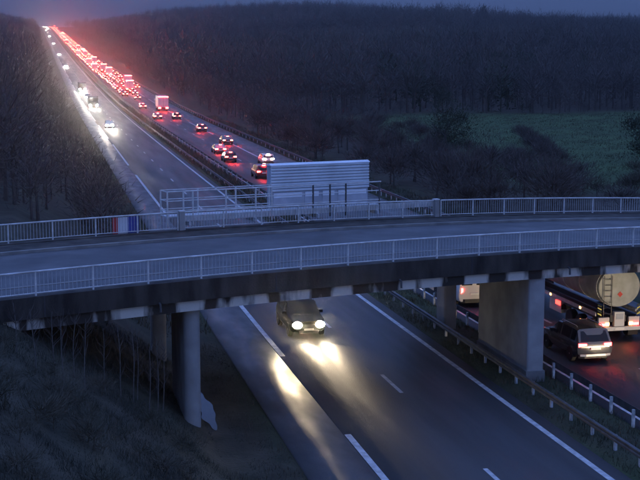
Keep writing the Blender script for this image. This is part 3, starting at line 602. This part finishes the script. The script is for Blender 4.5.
def scatter(name, protos, pts, m, label, cat=None):
    out = []
    for (x, y, z, sc) in pts:
        P = protos[rng.integers(len(protos))]; a = rng.random()*2*math.pi; c, s = math.cos(a), math.sin(a)
        Q = np.empty_like(P); k = sc*(.9+.2*rng.random()); Q[:, 0] = (P[:, 0]*c-P[:, 1]*s)*k+x; Q[:, 1] = (P[:, 0]*s+P[:, 1]*c)*k+y; Q[:, 2] = P[:, 2]*sc+z; out.append(Q)
    V = np.concatenate(out); F = np.arange(len(V)).reshape(-1, 3); o = link(name, npmesh(name, V, F, m)); tag(o, label, cat, None, 'stuff'); return o
def pts_of(T, S_, sc): 
    T, S_ = np.array(T), np.array(S_); P = W(T, S_, G(T, S_)); return [(*P[i], sc[i]) for i in range(len(T))]
# right-hand woodland
T, S_, H_ = [], [], []
s = 262.
while s < 2500:
    stp = 5.5+s*.0064; t = 44.+rng.random()*stp
    tmax = min(120+s*.62, 900)
    while t < tmax:
        tj, sj = t+rng.normal()*stp*.3, s+rng.normal()*stp*.35
        tl = 30+.0*s
        if float(in_meadow(tj, sj)) < .35 and tj > tl: T.append(tj); S_.append(sj); hh = .5+.5*float(sst(-1, 1, wob(tj, sj, .021, 1)))+.45*rng.random(); H_.append(hh)
        t += stp*(.85+.3*rng.random())
    s += stp*.95
for k in range(420):
    tj = 44+rng.random()*130; sj = 262+.12*(tj-60)+rng.random()*34
    if float(in_meadow(tj, sj)) < .35: T.append(tj); S_.append(sj); H_.append(.22+.25*rng.random())
for s in np.arange(215, 1500, 3.2):       # verge thicket behind the right shoulder
    for k in range(2):
        T.append(28.5+rng.random()*16+.004*s); S_.append(s+rng.normal()); H_.append(.35+.4*rng.random())
near_p = [proto_tree(9.5+3*rng.random(), 3.2+rng.random(), 300, 1.3, .10, low=.50, ext=.46) for _ in range(7)]; far_p = [proto_tree(8.5+5*rng.random(), 3.3+1.4*rng.random(), 105, 2.3, .28, low=.50, ext=.48, limbs=2) for _ in range(10)]
P = pts_of(T, S_, H_); Sarr = np.array(S_); Tarr = np.array(T)
kind = np.where(wob(Tarr, Sarr, .017, 1)+.5*rng.normal(size=len(P)) > 1.15, 1, 0)+np.where(wob(Tarr+90, Sarr+40, .009, 1)+.4*rng.normal(size=len(P)) > .55, 2, 0)
fir_p = [proto_tree(11, 2.8, 230, 1.1, .34, conic=.6, low=.48, ext=.48, limbs=1) for _ in range(4)]
scatter('woodland', fir_p, [p for p, k in zip(P, kind) if k % 2 == 1], M['leaf'], 'dark evergreens scattered through the hillside woodland')
scatter('woodland', far_p, [p for p, s, k in zip(P, Sarr, kind) if k == 2 and s >= 420], M['pale_twig'], 'paler brown bare trees in patches on the far hillside')
P = [p for p, k, s in zip(P, kind, Sarr) if k == 0 or (k == 2 and s < 420)]; Sarr = np.array([s for k, s in zip(kind, Sarr) if k == 0 or (k == 2 and s < 420)])
scatter('woodland', near_p, [p for p, s in zip(P, Sarr) if s < 420], M['twig2'], 'dense bare winter woodland at the foot of the hill')
scatter('woodland', far_p, [p for p, s in zip(P, Sarr) if s >= 420], M['twig2'], 'dense bare winter woodland covering the far hillside')
print('woodland', len(P))
# left-hand scrub and trees
T, S_, H_ = [], [], []
s = 84.
while s < 2500:
    stp = 3.2+s*.006; t = -7.5-.006*s
    while t > -(26+s*.075+14):
        T.append(t+rng.normal()*stp*.2); S_.append(s+rng.normal()*stp*.3); H_.append((.28+.30*rng.random())*(1 if t > -14 else 1.5)*(1+.35*min(s/900, 1))); t -= stp*(.8+.4*rng.random())
    s += stp*.9
P = pts_of(T, S_, H_); Sarr = np.array(S_)
scatter('woodland', near_p, [p for p, s in zip(P, Sarr) if s < 330], M['twig'], 'dark bare scrub on the left embankment beyond the bridge')
scatter('woodland', far_p, [p for p, s in zip(P, Sarr) if s >= 330], M['twig2'], 'bare trees lining the left side of the far road')
print('left', len(P))
# single trees and shrubs one can pick out
def single(name, t, s, h, cr, nt, tl, tw, mt, label, cat='tree', group=None, conic=0., bark='bark', dz=0, low=.6, ext=.36, lobes=0):
    root = link(name, None, None, None, Wp(t, s, float(G(t, s))+dz)); tag(root, label, cat, group)
    V = proto_tree(h, cr, nt, tl, tw, conic, low, ext); n3 = nt*3
    if lobes:
        per = nt//lobes
        for k in range(lobes):
            a = rng.random()*6.28; r = cr*(.25+.6*rng.random()); z = h*(.18+.62*rng.random()); c = V[k*per*3:(k+1)*per*3]; m0 = np.array([0, 0, h*low])
            V[k*per*3:(k+1)*per*3] = (c-m0)*(.38+.25*rng.random())+np.array([r*math.cos(a), r*math.sin(a)*1.0, z])
    link('crown', npmesh('crown', V[:n3], np.arange(n3).reshape(-1, 3), M[mt]), None, root); R_ = V[n3:]; link('trunk', npmesh('trunk', R_, np.arange(len(R_)).reshape(-1, 3), M[bark]), None, root); return root
single('evergreen_tree', 46, 176, 8.0, 4.2, 5200, .5, .22, 'leaf', 'dark round evergreen tree standing at the left end of the meadow', low=.48, ext=.46, lobes=11)
single('evergreen_tree', 71, 162, 7.0, 3.6, 5200, .55, .24, 'leaf', 'dark evergreen tree at the right edge of the picture beside the meadow', low=.48, ext=.46, lobes=11)
single('evergreen_tree', 86, 300, 10, 3.6, 3600, .5, .24, 'leaf', 'dark evergreen at the upper edge of the meadow', low=.48, ext=.46, lobes=9)
single('ridge_tree', 395, 1125, 17, 3.6, 700, 1.6, .5, 'leaf', 'lone dark tree poking above the right skyline', conic=.5)
for k in range(16):
    f = k/15; single('hedge_shrub', 58+14*f+rng.normal()*.5, 163+49*f+rng.normal()*.6, 1.6+rng.random(), 1.5, 420, .8, .06, 'twig', 'bare shrub of the hedge line crossing the meadow', 'shrub', 'hedge shrubs across the meadow')
for k in range(96):
    s = 108+k*1.5+rng.normal(); t = 27.5+rng.random()**1.3*30*(1 if s > 125 else .5)
    single('roadside_shrub', t, s, (3.6+2.6*rng.random())*(1 if t < 38 else .55), (2.1+.9*rng.random())*(1 if t < 38 else .8), 800, .95*(1 if t < 38 else .7), .055, 'twig', 'bare twiggy shrub in the thicket right of the far carriageway', 'shrub', 'bare shrubs right of the far carriageway')
for k in range(18):
    t = 38+rng.random()*34; s = 122+rng.random()*34
    single('meadow_shrub', t, s, 1.2+1.1*rng.random(), 1.4, 420, .6, .045, 'scrub', 'low scrubby bush in front of the meadow', 'shrub', 'scrubby bushes before the meadow')
# thin saplings in front of and under the left end of the bridge
def sapling(t, s, h):
    root = link('sapling', None, None, None, Wp(t, s, float(G(t, s)))); tag(root, 'thin bare sapling on the grassy bank left of the left pier', 'sapling', 'bare saplings by the left end of the bridge')
    lean = rng.normal(size=2)*.12; pts = [(lean[0]*z*z*.12+.03*math.sin(z*2+t), lean[1]*z*z*.12, z) for z in np.linspace(-.2, h, 9)]
    link('stem', MB().tube(pts, [.022*(1-.8*i/8)+.003 for i in range(9)], 5).mesh('stem', True), M['pale_bark'], root); mb = MB()
    for k in range(16):
        z = h*(.25+.72*rng.random()); a = rng.random()*6.28; l = .25+.5*rng.random()*(1-z/h)+.15; x = lean[0]*z*z*.12; y = lean[1]*z*z*.12
        mb.tube([(x, y, z), (x+l*.5*math.cos(a), y+l*.5*math.sin(a), z+l*.5), (x+l*.7*math.cos(a), y+l*.7*math.sin(a), z+l*1.1)], [.008, .006, .002], 3)
    link('twigs', mb.mesh('twigs'), M['twig'], root)
for t, s, h in ((-8.6, 47.2, 2.7), (-8.1, 47.8, 2.9), (-7.6, 47.0, 2.6), (-7.9, 48.6, 3.0), (-7.2, 48.2, 2.8), (-9.2, 46.4, 2.4), (-10.3, 46.1, 2.2), (-11.0, 45.5, 2.0), (-11.6, 43.9, 2.0), (-10.7, 43.5, 2.5), (-10.0, 43.0, 2.9), (-6.9, 49.3, 2.6), (-12.2, 44.5, 1.7)): sapling(t, s, h)
# grass and low scrub as stuff
def blades(name, T, S_, h, wd, m, label):
    T = np.asarray(T); S_ = np.asarray(S_); n = len(T); C = W(T, S_, G(T, S_)-.02); D = rng.normal(size=(n, 3))*.35; D[:, 2] = 1
    V = tri_cloud(C, D, h*(.5+rng.random(n))*(.35+1.3*sst(-.8, 1.1, wob(T, S_, 1.1, 1))), np.full(n, wd)); tag(link(name, npmesh(name, V, np.arange(len(V)).reshape(-1, 3), m)), label, None, None, 'stuff')
def rand(n, a, b): return a+(b-a)*rng.random(n)
n = 60000; tt = rand(n, -17, -5.0); s_ = rand(n, 22, 64); blades('grass', tt, s_, .2, .018, M['bankgrass'], 'long winter grass on the bank left of the motorway')
n = 9000; tt = rand(n, -5.2, -2.5); s_ = rand(n, 30, 66); keep = (rng.random(n) < .8) & ((np.abs(tt+4.65) > .5) | (s_ < 45)); blades('grass', tt[keep], s_[keep], .16, .025, M['scrub'], 'dead brown growth along the left verge')
n = 16000; tt = rand(n, 8.7, 12.0-.35); s_ = rand(n, 34, 110); blades('grass', tt, s_, .22, .03, M['grassblade'], 'rough grass growing in the central reservation')
n = 16000; tt = rand(n, 8.9, 11.4); s_ = rand(n, 110, 330); blades('grass', tt, s_, .5, .07, M['scrub'], 'rough grass in the far central reservation')
n = 20000; tt = rand(n, 23.9, 29); s_ = rand(n, 100, 300); blades('grass', tt, s_, .35, .06, M['scrub'], 'brown grass on the far right verge')
n = 30000; tt = rand(n, -8.5, -2.5); s_ = rand(n, 68, 330); blades('grass', tt, s_, .4, .06, M['scrub'], 'brown grass on the far left verge')
n = 70000; tt = rand(n, 42, 150); s_ = rand(n, 125, 295); k = in_meadow(tt, s_) > .4; blades('grass', tt[k], s_[k], .25, .10, M['grassblade'], 'green grass of the meadow')
# low brambles on the near bank
bramble = [proto_tree(1.0, .8, 260, .5, .02) for _ in range(5)]
P = pts_of(rand(80, -16, -6.4), rand(80, 26, 46), .35+.5*rng.random(80)); scatter('bramble', bramble, P, M['scrub'], 'low bramble tangle on the bank left of the motorway')

# ------------------------------------------------------------------ damp morning air
hz = MB().box(-1500, 1500, -120, 3600, -20, 260).mesh('haze'); hm = bpy.data.materials.new('damp_air'); hm.use_nodes = True; N = hm.node_tree.nodes; N.clear()
vo = N.new('ShaderNodeVolumePrincipled'); vo.inputs['Color'].default_value = (.9, .92, .97, 1); vo.inputs['Density'].default_value = HAZE; vo.inputs['Anisotropy'].default_value = .95
no = N.new('ShaderNodeOutputMaterial'); hm.node_tree.links.new(vo.outputs[0], no.inputs['Volume'])
ho = link('haze', hz, hm); tag(ho, 'thin damp morning haze over the valley', None, None, 'stuff')
